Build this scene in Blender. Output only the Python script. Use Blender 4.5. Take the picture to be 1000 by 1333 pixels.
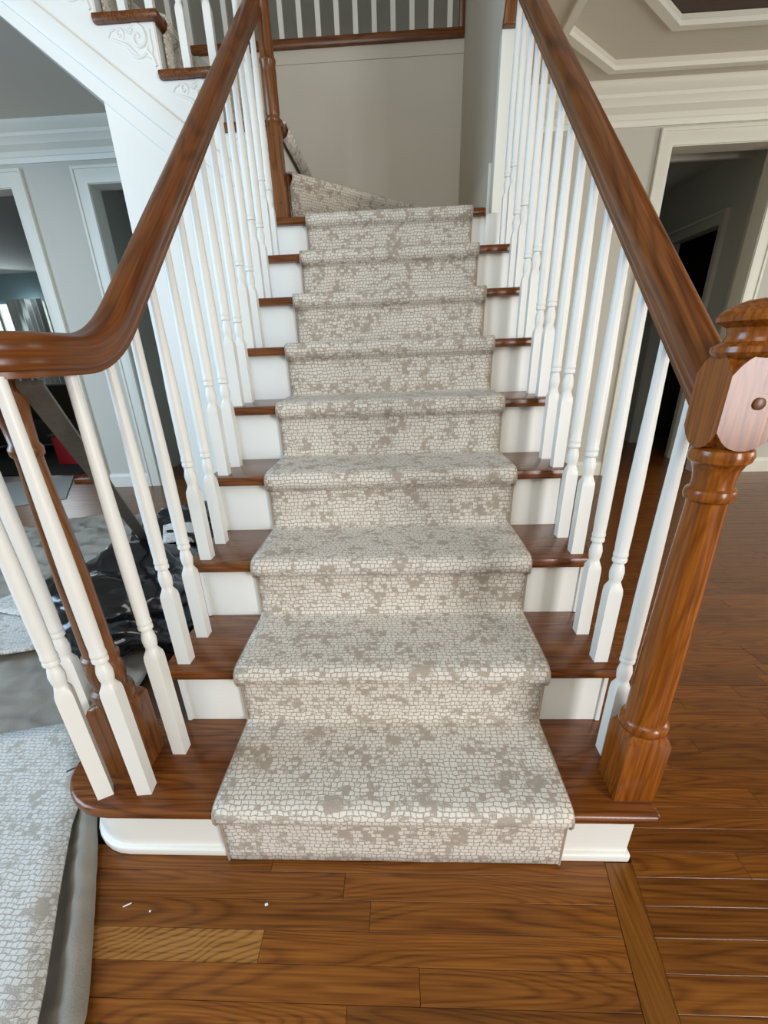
import bpy, bmesh, math, random
from mathutils import Vector, Matrix, noise
random.seed(7)
for o in list(bpy.data.objects): bpy.data.objects.remove(o)
S = bpy.context.scene
COL = S.collection
PI = math.pi

# ---------------------------------------------------------------- camera
def make_camera():
    yaw, pitch, roll = -.0541, -.46, -.0375
    f = Vector((math.sin(yaw)*math.cos(pitch), math.cos(yaw)*math.cos(pitch), math.sin(pitch)))
    r = Vector((math.cos(yaw), -math.sin(yaw), 0)); u = r.cross(f)
    r2 = math.cos(roll)*r + math.sin(roll)*u; u2 = -math.sin(roll)*r + math.cos(roll)*u
    cd = bpy.data.cameras.new('camera'); co = bpy.data.objects.new('camera', cd); COL.objects.link(co)
    m = Matrix((r2, u2, -f)).transposed().to_4x4(); m.translation = (.0159, -.7326, 1.1057)
    co.matrix_world = m
    cd.sensor_fit = 'HORIZONTAL'; cd.sensor_width = 36; cd.lens = 36*604.4/1000
    cd.shift_x = (500-490.78)/1000; cd.shift_y = (759.39-666.5)/1000
    cd.clip_start = .02
    S.camera = co
make_camera()

# ---------------------------------------------------------------- world, lights, exposure
W = bpy.data.worlds.new('world'); S.world = W; W.use_nodes = True
W.node_tree.nodes['Background'].inputs[0].default_value = (1, .975, .92, 1)
W.node_tree.nodes['Background'].inputs[1].default_value = .42
S.view_settings.view_transform = 'Standard'; S.view_settings.look = 'None'
S.view_settings.exposure = -.12; S.view_settings.gamma = 1; S.view_settings.use_curve_mapping = False
def area(name, loc, target, sx, sy, power, col):
    l = bpy.data.lights.new(name, 'AREA'); l.shape = 'RECTANGLE'; l.size = sx; l.size_y = sy; l.energy = power; l.color = col
    o = bpy.data.objects.new(name, l); COL.objects.link(o); o.location = loc
    o.rotation_euler = (Vector(target)-Vector(loc)).to_track_quat('-Z', 'Y').to_euler()
area('daylight_of_left_window', (-4.4, -.4, 2.1), (-1.1, .3, .3), 2.2, 2.4, 215, (.52, .75, 1))
area('daylight_of_entry_door', (2.9, -3.6, 1.3), (.5, 0, 1.0), 1.0, 2.0, 150, (.98, .98, 1))
area('daylight_of_entry_transom', (-.6, -4.6, 4.0), (0, 2, 1.2), 3.0, 1.6, 105, (1, .96, .87))
area('added_fill_right_back', (5.3, .6, 1.5), (1.5, 3.0, 1.9), 2.4, 1.8, 105, (1, .96, .85))  # added fill lamp, brightens the right back wall and ceiling
area('daylight_of_blue_room_window', (-6.7, 8.3, 1.7), (-4.5, 5.5, .8), 1.0, 1.4, 22, (.8, .92, 1))

# ---------------------------------------------------------------- dimensions
H, RUN = .19, .26
XR, XL = .527, -.561            # baluster lines
CR, CL = .386, -.411            # runner edges
YW = 3.75                       # cross wall
CEIL = 2.70
UP = 16*H                       # upper floor

# ---------------------------------------------------------------- materials
def mat(name):
    m = bpy.data.materials.new(name); m.use_nodes = True
    return m, m.node_tree.nodes, m.node_tree.links, m.node_tree.nodes['Principled BSDF']
def plain(name, col, rough=.5, bump=0, bscale=60, spec=.5, var=0, vscale=3):
    m, n, l, b = mat(name)
    b.inputs['Base Color'].default_value = (*col, 1); b.inputs['Roughness'].default_value = rough
    b.inputs['Specular IOR Level'].default_value = spec
    if bump:
        t = n.new('ShaderNodeTexNoise'); t.inputs['Scale'].default_value = bscale; t.inputs['Detail'].default_value = 4
        c = n.new('ShaderNodeTexCoord'); l.new(c.outputs['Object'], t.inputs['Vector'])
        bp = n.new('ShaderNodeBump'); bp.inputs['Strength'].default_value = bump; bp.inputs['Distance'].default_value = .01
        l.new(t.outputs['Fac'], bp.inputs['Height']); l.new(bp.outputs[0], b.inputs['Normal'])
    if var:
        c = n.new('ShaderNodeTexCoord'); t = n.new('ShaderNodeTexNoise'); t.inputs['Scale'].default_value = vscale
        l.new(c.outputs['Object'], t.inputs['Vector'])
        mx = n.new('ShaderNodeMix'); mx.data_type = 'RGBA'
        mx.inputs['A'].default_value = (*[v*(1-var) for v in col], 1); mx.inputs['B'].default_value = (*[min(1, v*(1+var)) for v in col], 1)
        l.new(t.outputs['Fac'], mx.inputs['Factor']); l.new(mx.outputs['Result'], b.inputs['Base Color'])
    return m
def math_node(n, l, op, a, b=None, c=None):
    q = n.new('ShaderNodeMath'); q.operation = op
    for i, v in enumerate((a, b, c)):
        if v is None: continue
        if isinstance(v, (int, float)): q.inputs[i].default_value = v
        else: l.new(v, q.inputs[i])
    return q.outputs[0]
def wood(name, dark, mid, light, axis='x', rings=9, rough=.28, uv=False, randtint=.0, ringscale=3.0, contrast=1.0, coat=.06, grain=None, lin=None):
    m, n, l, b = mat(name)
    tc = n.new('ShaderNodeTexCoord'); oi = n.new('ShaderNodeObjectInfo')
    mp = n.new('ShaderNodeMapping'); mp2 = n.new('ShaderNodeMapping')
    s1 = {'x': (.35, 3, 3), 'y': (3, .35, 3), 'z': (3, 3, .35)}[axis]
    s2 = {'x': (5, 190, 190), 'y': (190, 5, 190), 'z': (190, 190, 5)}[axis]
    mp.inputs['Scale'].default_value = grain or [v*ringscale for v in s1]; mp2.inputs['Scale'].default_value = s2
    off = n.new('ShaderNodeVectorMath'); off.operation = 'ADD'
    cmb = n.new('ShaderNodeCombineXYZ')
    r = math_node(n, l, 'MULTIPLY', oi.outputs['Random'], 37.3)
    for i in range(3): l.new(r, cmb.inputs[i])
    l.new(tc.outputs['UV' if uv else 'Object'], off.inputs[0]); l.new(cmb.outputs[0], off.inputs[1])
    l.new(off.outputs[0], mp.inputs['Vector']); l.new(off.outputs[0], mp2.inputs['Vector'])
    nz = n.new('ShaderNodeTexNoise'); nz.inputs['Scale'].default_value = 1; nz.inputs['Detail'].default_value = 1.5; nz.inputs['Distortion'].default_value = .25
    l.new(mp.outputs[0], nz.inputs['Vector'])
    val = math_node(n, l, 'MULTIPLY', nz.outputs['Fac'], rings)
    if lin:
        dp = n.new('ShaderNodeVectorMath'); dp.operation = 'DOT_PRODUCT'; dp.inputs[1].default_value = lin
        l.new(tc.outputs['Object'], dp.inputs[0]); val = math_node(n, l, 'ADD', val, dp.outputs['Value'])
    fr = math_node(n, l, 'FRACT', val)
    ramp = n.new('ShaderNodeValToRGB'); e = ramp.color_ramp.elements
    e[0].position = 0; e[0].color = (0, 0, 0, 1); e[1].position = .35; e[1].color = (1, 1, 1, 1)
    e3 = e.new(.8); e3.color = (.75, .75, .75, 1); e4 = e.new(1.0); e4.color = (0, 0, 0, 1)
    l.new(fr, ramp.inputs[0])
    fb = n.new('ShaderNodeTexNoise'); fb.inputs['Scale'].default_value = 1; fb.inputs['Detail'].default_value = 2
    l.new(mp2.outputs[0], fb.inputs['Vector'])
    fac = math_node(n, l, 'ADD', math_node(n, l, 'MULTIPLY', ramp.outputs[0], .38*contrast), math_node(n, l, 'MULTIPLY', fb.outputs['Fac'], 1.25))
    fac = math_node(n, l, 'SUBTRACT', fac, .27+.2*(contrast-1))
    cr = n.new('ShaderNodeValToRGB'); e = cr.color_ramp.elements
    e[0].position = .15; e[0].color = (*dark, 1); e[1].position = .95; e[1].color = (*light, 1)
    em = e.new(.55); em.color = (*mid, 1)
    l.new(fac, cr.inputs[0])
    out = cr.outputs[0]
    if randtint:
        hs = n.new('ShaderNodeHueSaturation')
        rr = n.new('ShaderNodeTexWhiteNoise'); rr.noise_dimensions = '1D'; l.new(oi.outputs['Random'], rr.inputs['W'])
        l.new(math_node(n, l, 'MULTIPLY_ADD', rr.outputs['Value'], randtint, 1-randtint*.5), hs.inputs['Value'])
        l.new(out, hs.inputs['Color']); out = hs.outputs[0]
    l.new(out, b.inputs['Base Color'])
    b.inputs['Roughness'].default_value = rough; b.inputs['Specular IOR Level'].default_value = .38; b.inputs['Coat Weight'].default_value = coat; b.inputs['Coat Roughness'].default_value = .15
    bp = n.new('ShaderNodeBump'); bp.inputs['Strength'].default_value = .08; bp.inputs['Distance'].default_value = .002
    l.new(fac, bp.inputs['Height']); l.new(bp.outputs[0], b.inputs['Normal'])
    return m
def carpet_mat(name, cream, taupe, blotch=.52):
    m, n, l, b = mat(name)
    tc = n.new('ShaderNodeTexCoord')
    nz = n.new('ShaderNodeTexNoise'); nz.inputs['Scale'].default_value = 38; nz.inputs['Detail'].default_value = 2
    l.new(tc.outputs['UV'], nz.inputs['Vector'])
    sub = n.new('ShaderNodeVectorMath'); sub.operation = 'SUBTRACT'; sub.inputs[1].default_value = (.5, .5, .5); l.new(nz.outputs['Color'], sub.inputs[0])
    sc = n.new('ShaderNodeVectorMath'); sc.operation = 'SCALE'; sc.inputs['Scale'].default_value = .0175; l.new(sub.outputs[0], sc.inputs[0])
    ad = n.new('ShaderNodeVectorMath'); ad.operation = 'ADD'; l.new(tc.outputs['UV'], ad.inputs[0]); l.new(sc.outputs[0], ad.inputs[1])
    br = n.new('ShaderNodeTexBrick'); br.offset = .37; br.squash = 1.25; br.squash_frequency = 3
    br.inputs['Scale'].default_value = 1; br.inputs['Brick Width'].default_value = .0142; br.inputs['Row Height'].default_value = .0122
    br.inputs['Mortar Size'].default_value = .0015; br.inputs['Mortar Smooth'].default_value = .45; br.inputs['Bias'].default_value = 0
    br.inputs['Color1'].default_value = (0, 0, 0, 1); br.inputs['Color2'].default_value = (1, 1, 1, 1); br.inputs['Mortar'].default_value = (.5, .5, .5, 1)
    l.new(ad.outputs[0], br.inputs['Vector'])
    bl = n.new('ShaderNodeTexNoise'); bl.inputs['Scale'].default_value = 15; bl.inputs['Detail'].default_value = 6; bl.inputs['Roughness'].default_value = .74
    l.new(tc.outputs['UV'], bl.inputs['Vector'])
    v = math_node(n, l, 'ADD', bl.outputs['Fac'], math_node(n, l, 'MULTIPLY', math_node(n, l, 'SUBTRACT', br.outputs['Color'], .5), .17))
    cell = n.new('ShaderNodeMapRange'); cell.inputs['From Min'].default_value = blotch; cell.inputs['From Max'].default_value = blotch+.07
    l.new(v, cell.inputs['Value'])
    t = math_node(n, l, 'MAXIMUM', cell.outputs[0], br.outputs['Fac'])
    fine = n.new('ShaderNodeTexNoise'); fine.inputs['Scale'].default_value = 420; fine.inputs['Detail'].default_value = 2
    l.new(tc.outputs['UV'], fine.inputs['Vector'])
    mx = n.new('ShaderNodeMix'); mx.data_type = 'RGBA'
    mx.inputs['A'].default_value = (*cream, 1); mx.inputs['B'].default_value = (*taupe, 1); l.new(t, mx.inputs['Factor'])
    hs = n.new('ShaderNodeHueSaturation'); l.new(math_node(n, l, 'MULTIPLY_ADD', fine.outputs['Fac'], .5, .75), hs.inputs['Value']); l.new(mx.outputs['Result'], hs.inputs['Color'])
    l.new(hs.outputs[0], b.inputs['Base Color'])
    b.inputs['Roughness'].default_value = .95; b.inputs['Specular IOR Level'].default_value = .1
    b.inputs['Sheen Weight'].default_value = .15
    hgt = math_node(n, l, 'ADD', math_node(n, l, 'MULTIPLY', math_node(n, l, 'SUBTRACT', 1, t), .8), math_node(n, l, 'MULTIPLY', fine.outputs['Fac'], .5))
    bp = n.new('ShaderNodeBump'); bp.inputs['Strength'].default_value = .55; bp.inputs['Distance'].default_value = .004
    l.new(hgt, bp.inputs['Height']); l.new(bp.outputs[0], b.inputs['Normal'])
    return m
M = dict(
    paint=plain('white_paint', (.82, .815, .76), .38, .03, 90),
    trim=plain('white_trim', (.80, .79, .70), .4),
    wall=plain('cream_wall', (.68, .65, .565), .8, .04, 220, var=.03),
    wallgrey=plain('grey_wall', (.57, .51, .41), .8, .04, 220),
    wallfar=plain('pale_grey_wall', (.60, .59, .525), .8, .04, 220),
    ceil=plain('grey_ceiling', (.68, .64, .56), .9, .04, 200),
    ceilr=plain('beige_ceiling', (.68, .65, .56), .9, .04, 200),
    ceildark=plain('dark_brown_ceiling', (.075, .05, .04), .7, .05, 120),
    hall=plain('hall_wall', (.46, .48, .44), .8),
    blue=plain('blue_wall', (.36, .50, .56), .8),
    dark=plain('dark_room', (.012, .012, .012), .9),  # near-black colour stands in for a room without light
    upper=plain('upper_hall_wall', (.34, .32, .275), .85),
    treadw=wood('tread_wood', (.060, .0165, .003), (.130, .0375, .0065), (.215, .069, .014), 'x', 14, .26, randtint=.15),
    treadx=wood('tread_wood_returned', (.060, .0165, .003), (.130, .0375, .0065), (.215, .069, .014), 'y', 14, .26, randtint=.15),
    railw=wood('rail_wood', (.062, .0165, .002), (.130, .036, .0045), (.215, .066, .010), 'x', 13, .32, uv=True, ringscale=2.5, coat=.05),
    newelw=wood('newel_wood', (.115, .030, .003), (.215, .059, .006), (.34, .107, .014), 'z', 15, .24, ringscale=4, contrast=.65),
    newelb=wood('upper_and_shaded_newel_wood', (.075, .024, .005), (.150, .049, .010), (.225, .080, .018), 'z', 12, .3, ringscale=4),  # also on the left newel, where the dark tone stands for shade
    floorw=wood('floor_wood', (.082, .024, .0028), (.165, .051, .0060), (.25, .086, .012), 'x', 20, .30, randtint=.45, ringscale=3.2),
    zebra=wood('zebra_floor_wood', (.12, .046, .008), (.27, .112, .022), (.36, .165, .040), 'x', 5, .30, contrast=1.5, grain=(7, 9, 6), lin=(34, -62, 0)),
    border=wood('border_floor_wood', (.085, .028, .003), (.155, .052, .005), (.21, .075, .010), 'y', 12, .30, randtint=.2),
    subfloor=plain('floor_gap', (.05, .018, .005), .7),
    carpet=carpet_mat('patterned_carpet', (.72, .675, .60), (.41, .345, .275), .53),
    remnant=carpet_mat('daylit_remnant_carpet', (.66, .66, .64), (.42, .395, .35), .54),  # runner's carpet again, cream cooled to carry the bluish daylight on the offcuts
    binding=plain('carpet_binding', (.36, .28, .21), .9),
    canvas=plain('drop_cloth_canvas', (.27, .245, .205), .9, .25, 260, var=.15, vscale=5),
    bag=plain('black_plastic', (.006, .0065, .008), .20, spec=.6),
    plank=plain('grey_wood_strip', (.115, .095, .07), .6, .3, 90, var=.25, vscale=40),
    metal=plain('dark_metal', (.05, .05, .05), .4),
    sofa=plain('dark_green_fabric', (.030, .030, .020), .9),
    red=plain('red_plastic', (.30, .012, .015), .5),
    rug=plain('black_rug', (.016, .015, .016), .95),
    board=plain('pale_board', (.34, .36, .34), .6),
    curtain=plain('white_curtain', (.75, .78, .76), .9),
    pink=plain('pink_glaze', (.50, .17, .13), .5),
    grain=plain('plugs', (.14, .045, .012), .35),
)
def glow(name, col, st):
    m, n, l, b = mat(name); b.inputs['Base Color'].default_value = (*col, 1)
    b.inputs['Emission Color'].default_value = (*col, 1); b.inputs['Emission Strength'].default_value = st
    return m
M['daylight'] = glow('window_daylight', (.85, .95, 1), 1.1)

# ---------------------------------------------------------------- builders
def link(name, me, m, parent=None, loc=None):
    o = bpy.data.objects.new(name, me); COL.objects.link(o)
    if m is not None and not me.materials: me.materials.append(m)
    if parent is not None:
        o.parent = parent
        w = world_loc(parent)
        o.location = (Vector(loc) if loc is not None else Vector((0, 0, 0))) - w
    elif loc is not None: o.location = loc
    return o
def world_loc(o):
    v = Vector((0, 0, 0))
    while o is not None: v += o.location; o = o.parent
    return v
def thing(name, label, cat, loc=(0, 0, 0), group=None):
    o = bpy.data.objects.new(name, None); COL.objects.link(o); o.location = loc; o.empty_display_size = .05
    return tag(o, label, cat, group)
def tag(o, label, cat, group=None):
    o['label'] = label; o['category'] = cat
    if group: o['group'] = group
    return o
def struct(o): o['kind'] = 'structure'; return o
def mesh(name, vs, fs, uvs=None, smooth=False):
    me = bpy.data.meshes.new(name); me.from_pydata([tuple(v) for v in vs], [], fs)
    if uvs:
        ul = me.uv_layers.new(name='UVMap')
        for p in me.polygons:
            for li in p.loop_indices: ul.data[li].uv = uvs[me.loops[li].vertex_index]
    if smooth:
        for p in me.polygons: p.use_smooth = True
    me.update(); return me
def fix(me):
    bm = bmesh.new(); bm.from_mesh(me); bmesh.ops.recalc_face_normals(bm, faces=bm.faces); bm.to_mesh(me); bm.free(); return me
def smooth_angle(me, ang=40):
    bm = bmesh.new(); bm.from_mesh(me)
    for f in bm.faces: f.smooth = True
    for e in bm.edges:
        if len(e.link_faces) == 2 and e.calc_face_angle(0) > math.radians(ang): e.smooth = False
    bm.to_mesh(me); bm.free(); return me
def box(name, a, b, m, parent=None, bev=0):
    bm = bmesh.new(); bmesh.ops.create_cube(bm, size=1)
    for v in bm.verts: v.co = Vector([(a[i]+b[i])/2 + v.co[i]*(b[i]-a[i]) for i in range(3)])
    if bev: bmesh.ops.bevel(bm, geom=bm.edges[:], offset=bev, segments=2, profile=.6, affect='EDGES')
    me = bpy.data.meshes.new(name); bm.to_mesh(me); bm.free()
    if bev: smooth_angle(me, 50)
    return link(name, me, m, parent)
def prism(name, poly, axis, a, b, m, parent=None, bev=0):
    """poly = list of 2-D points in the plane across axis (x: (y,z), y: (x,z), z: (x,y))"""
    def P(p, t): return {'x': (t, p[0], p[1]), 'y': (p[0], t, p[1]), 'z': (p[0], p[1], t)}[axis]
    n = len(poly); vs = [P(p, a) for p in poly]+[P(p, b) for p in poly]
    fs = [list(range(n)), list(range(n, 2*n))]+[[i, (i+1) % n, n+(i+1) % n, n+i] for i in range(n)]
    me = fix(mesh(name, vs, fs))
    if bev:
        bm = bmesh.new(); bm.from_mesh(me)
        bmesh.ops.bevel(bm, geom=[e for e in bm.edges if e.calc_face_angle(0) > .5], offset=bev, segments=3, profile=.5, affect='EDGES')
        bm.to_mesh(me); bm.free(); smooth_angle(me, 35)
    return link(name, me, m, parent)
def turned_mesh(name, prof, n=20, cap=True):
    """prof: (z, half, squareness 0..1)"""
    vs, fs = [], []
    for z, r, s in prof:
        for i in range(n):
            t = 2*PI*(i+.5)/n if False else 2*PI*i/n
            c, si = math.cos(t), math.sin(t)
            k = (1-s)+s/max(abs(c), abs(si))
            vs.append((r*k*c, r*k*si, z))
    for j in range(len(prof)-1):
        for i in range(n): fs.append([j*n+i, j*n+(i+1) % n, (j+1)*n+(i+1) % n, (j+1)*n+i])
    if cap: fs += [list(range(n))[::-1], [(len(prof)-1)*n+i for i in range(n)]]
    return smooth_angle(mesh(name, vs, fs), 38)
def turned(name, prof, loc, m, parent=None, n=24):
    return link(name, turned_mesh(name, prof, n), m, parent, loc)
def sweep(name, path, sec, m, parent=None, closed=True, up=Vector((0, 0, 1)), cap=True, smooth=True, uvw=1.0):
    """sec: (side, up) points; section stands across the path"""
    n = len(sec); vs, fs, uv = [], [], []; L = 0
    per = [0]
    for i in range(n): per.append(per[-1]+math.dist(sec[i], sec[(i+1) % n]))
    for j, p in enumerate(path):
        a = path[max(0, j-1)]; b = path[min(len(path)-1, j+1)]
        t = (Vector(b)-Vector(a)).normalized(); side = t.cross(up).normalized(); u = side.cross(t).normalized()
        if j: L += (Vector(p)-Vector(path[j-1])).length
        for i, s in enumerate(sec):
            vs.append(Vector(p)+side*s[0]+u*s[1]); uv.append((L*uvw, per[i]))
    for j in range(len(path)-1):
        for i in range(n if closed else n-1):
            fs.append([j*n+i, j*n+(i+1) % n, (j+1)*n+(i+1) % n, (j+1)*n+i])
    if cap and closed: fs += [list(range(n)), [(len(path)-1)*n+i for i in range(n)]]
    me = fix(mesh(name, vs, fs, uv))
    if smooth: smooth_angle(me, 45)
    return link(name, me, m, parent)
def circ(r, n=8): return [(r*math.cos(2*PI*i/n), r*math.sin(2*PI*i/n)) for i in range(n)]

# ================================================================ SETTING
# floor: sub floor plus boards
floor = struct(box('floor', (-8, -6, -.06), (5.5, 9, -.012), M['subfloor']))
PW = .0625; Y0 = -.052
def board_geo(x0, x1, y0, y1, z, slant=0):
    g, c = .00035, .0008
    xa0, xa1, ya0, ya1 = x0+g, x1-g, y0+g, y1-g
    vs = [(xa0, ya0, z-.011), (xa1, ya0, z-.011), (xa1, ya1, z-.011), (xa0, ya1, z-.011),
          (xa0, ya0, z-c), (xa1, ya0, z-c), (xa1, ya1, z-c), (xa0, ya1, z-c),
          (xa0+c, ya0+c, z), (xa1-c, ya0+c, z), (xa1-c, ya1-c, z), (xa0+c, ya1-c, z)]
    if slant:
        yc = (y0+y1)/2
        vs = [(vx+(.150*(vy-yc) if (vx < (x0+x1)/2) == (slant < 0) else 0), vy, vz) for vx, vy, vz in vs]
    fs = [[0, 1, 5, 4], [1, 2, 6, 5], [2, 3, 7, 6], [3, 0, 4, 7], [4, 5, 9, 8], [5, 6, 10, 9], [6, 7, 11, 10], [7, 4, 8, 11], [8, 9, 10, 11]]
    return vs, fs
stuff_v, stuff_f = [], []
def xb(y): return .530+.150*min(0, y)
def lay(x0, x1, y0, y1, far, rnd, m=None, slant=0):
    z = rnd.uniform(-.0006, .0004)
    vs, fs = board_geo(x0, x1, y0, y1, z, slant)
    if far:
        k = len(stuff_v); stuff_v.extend(vs); stuff_f.extend([[i+k for i in f] for f in fs])
    else:
        me = mesh('floorboard', vs, fs); link('floorboard', me, m or M['floorw'], floor)
rb = random.Random(3)
for k in range(-11, 62):
    y0, y1 = Y0+PW*k, Y0+PW*(k+1)
    yc = (y0+y1)/2
    # right hand field
    x = (xb(yc)+.0315) if yc < 0 else .50
    end = 4.2
    far = yc > 1.5
    first = True
    while x < end:
        L = rb.uniform(.35, 1.15) if not first else rb.uniform(.25, 1.1)
        nx = min(end, x+L)
        lay(x, nx, y0, y1, far or x > 2.6, rb, None, -1 if first and yc < 0 else 0); x = nx; first = False
    # field before the steps
    if y1 < .02:
        x = xb(yc)-.0315; first = True
        while x > -1.3:
            L = rb.uniform(.4, 1.0); nx = max(-1.3, x-L); mm = None
            if k == -3:
                if x > -.2: nx = -.285
                elif x > -.5: nx = -.72; mm = M['zebra']
            lay(nx, x, y0, y1, False, rb, mm, 1 if first else 0); x = nx; first = False
    # field left of the steps
    if yc > .9:
        x = -.62
        while x > -4.6:
            nx = max(-4.6, x-rb.uniform(.5, 1.2)); lay(nx, x, y0, y1, True, rb); x = nx
for k in range(62, 110):
    y0, y1 = Y0+PW*k, Y0+PW*(k+1)
    x = 1.9
    while x < 3.0: nx = min(3.0, x+rb.uniform(.5, 1)); lay(x, nx, y0, y1, True, rb); x = nx
    x = -1.5
    while x > -6: nx = max(-6, x-rb.uniform(.6, 1.3)); lay(nx, x, y0, y1, True, rb); x = nx
fb = link('far_floorboards', mesh('far_floorboards', stuff_v, stuff_f), M['floorw'], floor); fb['kind'] = 'stuff'
yb0, yb1 = -.018, -.74
bp = [(xb(yb0)-.031, yb0), (xb(yb0)+.031, yb0), (xb(yb1)+.031, yb1), (xb(yb1)-.031, yb1)]
prism('border_floorboard', bp, 'z', -.011, .0003, M['border'], floor)

# walls on the cross plane y = YW
def wall_run(name, x0, x1, z0, z1, y0, y1, m, holes=()):
    """one wall with openings (xa, xb, top) cut to the floor"""
    w = None
    poly = [(x0, z0)]
    for a, b, t in holes: poly += [(a, z0), (a, t), (b, t), (b, z0)]
    poly += [(x1, z0), (x1, z1), (x0, z1)]
    return struct(prism(name, poly, 'y', y0, y1, m))
O1, O2, O3 = (-4.15, -2.94, 2.345), (-2.33, -1.44, 2.345), (2.02, 2.80, 2.37)
wall_back = wall_run('wall_back', -8, -1.29, 0, UP, YW, YW+.14, M['wallfar'], (O1, O2))
wall_st = wall_run('wall_stairwell', -1.29, .56, 0, UP, YW, YW+.14, M['wall'])
wall_rb = wall_run('wall_right_back', .56, 5.5, 0, UP, YW, YW+.14, M['wallfar'], (O3,))
def casing(n, op, w, parent_mat=M['trim'], yf=YW):
    a, b, t = op; th = .022
    r = struct(prism('trim_%d' % n, [(a-w, 0), (a, 0), (a, t), (b, t), (b, 0), (b+w, 0), (b+w, t+w), (a-w, t+w)], 'y', yf-th, yf, M['trim'], bev=.004))
    prism('backband', [(a-w-.006, 0), (a-w+.014, 0), (a-w+.014, t+w-.014), (b+w-.014, t+w-.014), (b+w-.014, 0), (b+w+.006, 0), (b+w+.006, t+w+.006), (a-w-.006, t+w+.006)], 'y', yf-th-.012, yf, M['trim'], r, bev=.003)
    for xx in (a-.0, b): prism('jamb', [(xx-.004, 0), (xx+.004, 0), (xx+.004, t), (xx-.004, t)], 'y', yf-.01, yf+.15, M['trim'], r)
    prism('head_jamb', [(a, t-.004), (b, t-.004), (b, t+.004), (a, t+.004)], 'y', yf-.01, yf+.15, M['trim'], r)
    return r
casing(1, O1, .105); casing(2, O2, .10); casing(3, O3, .092)
def crown(n, x0, x1, top, y=YW):
    prof = [(0, 0), (0, -.215), (.014, -.215), (.020, -.185), (.024, -.180), (.026, -.150), (.060, -.120), (.075, -.085), (.080, -.080), (.082, -.060), (.110, -.035), (.118, -.02), (.118, 0)]
    r = prism('trim_%d' % n, [(y-a, top+b) for a, b in prof], 'x', x0, x1, M['trim']); smooth_angle(r.data, 25); return struct(r)
crown(4, -8, -1.34, CEIL); crown(5, .625, 5.5, CEIL)
def baseb(n, x0, x1, y=YW):
    r = prism('trim_%d' % n, [(y, 0), (y-.018, 0), (y-.018, .10), (y-.012, .118), (y-.006, .125), (y, .128)], 'x', x0, x1, M['trim']); return struct(r)
baseb(6, O1[1]+.11, O2[0]-.105); baseb(7, O3[1]+.095, 5.5); baseb(8, .62, O3[0]-.095)

# ceilings
ceil_l = struct(box('ceiling_left', (-8, 1.2, CEIL), (-1.93, YW, CEIL+.2), M['ceil']))
# right ceiling with a two-stepped octagonal tray
def rect_with_hole(name, outer, hole, z0, z1, m, parent=None):
    bm = bmesh.new()
    def loop(pts, z): return [bm.verts.new((x, y, z)) for x, y in pts]
    o, hl = loop(outer, z0), loop(hole, z0); o2, h2 = loop(outer, z1), loop(hole, z1)
    for A, B in ((o, hl), (o2, h2)):
        es = [bm.edges.new((A[i], A[(i+1) % len(A)])) for i in range(len(A))]+[bm.edges.new((B[i], B[(i+1) % len(B)])) for i in range(len(B))]
        bmesh.ops.triangle_fill(bm, use_beauty=True, edges=es)
    for A, B in ((o, o2), (hl, h2)):
        for i in range(len(A)): bm.faces.new((A[i], A[(i+1) % len(A)], B[(i+1) % len(A)], B[i]))
    bmesh.ops.recalc_face_normals(bm, faces=bm.faces)
    me = bpy.data.meshes.new(name); bm.to_mesh(me); bm.free()
    return link(name, me, m, parent)
def octo(x0, x1, y0, y1, c): return [(x0+c, y0), (x1-c, y0), (x1, y0+c), (x1, y1-c), (x1-c, y1), (x0+c, y1), (x0, y1-c), (x0, y0+c)]
big = [(.625, -.8), (5.5, -.8), (5.5, YW), (.625, YW)]
oc1 = octo(1.01, 4.6, .3, 3.46, .43); oc2 = octo(1.25, 4.2, .8, 3.10, .40)
ceil_r = struct(rect_with_hole('ceiling_right', big, oc1, CEIL, CEIL+.035, M['ceilr']))
rect_with_hole('tray_step', octo(.95, 4.66, .24, 3.52, .43), oc2, CEIL+.03, CEIL+.06, M['ceilr'], ceil_r)
prism('tray_panel', octo(1.19, 4.26, .74, 3.16, .40), 'z', CEIL+.062, CEIL+.1, M['ceildark'], ceil_r)
def ring(name, oc, z, w, h, parent):
    c = Vector((sum(p[0] for p in oc)/8, sum(p[1] for p in oc)/8)); out = []
    pts = [Vector(p) for p in oc]; n = len(pts)
    def offs(d):
        r = []
        for i in range(n):
            a, b, cc = pts[i-1], pts[i], pts[(i+1) % n]
            n1 = Vector(((b-a).y, -(b-a).x)).normalized(); n2 = Vector(((cc-b).y, -(cc-b).x)).normalized()
            k = (n1+n2); r.append(b+k*(d/k.dot(n1)))
        return r
    return rect_with_hole(name, [tuple(p) for p in offs(w)], [tuple(p) for p in offs(-.004)], z-h, z, M['trim'], parent)
ring('tray_moulding', oc1, CEIL+.002, .045, .022, ceil_r); ring('tray_moulding', oc2, CEIL+.033, .045, .022, ceil_r)

# wall beside the landing and its end trim
wall_right = struct(box('wall_right', (.505, 2.25, 0), (.622, YW, 5.2), M['wallgrey']))
box('end_casing', (.500, 2.19, 1.70), (.626, 2.25, 2.36), M['trim'], wall_right, .004)
box('plinth', (.452, 2.062, 1.515), (.556, 2.19, 1.69), M['paint'], wall_right, .012)
box('skirt_board', (.493, 2.30, 1.705), (.505, YW, 1.93), M['wallgrey'], wall_right)
box('skirt_end', (.489, 2.285, 1.725), (.505, 2.30, 1.935), M['trim'], wall_right, .003)
box('casing_above', (.500, 2.19, 2.36), (.626, 2.25, 5.2), M['wallgrey'], wall_right)
box('lower_casing', (.52, 2.19, 0), (.626, 2.25, 1.70), M['trim'], wall_right)
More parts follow.
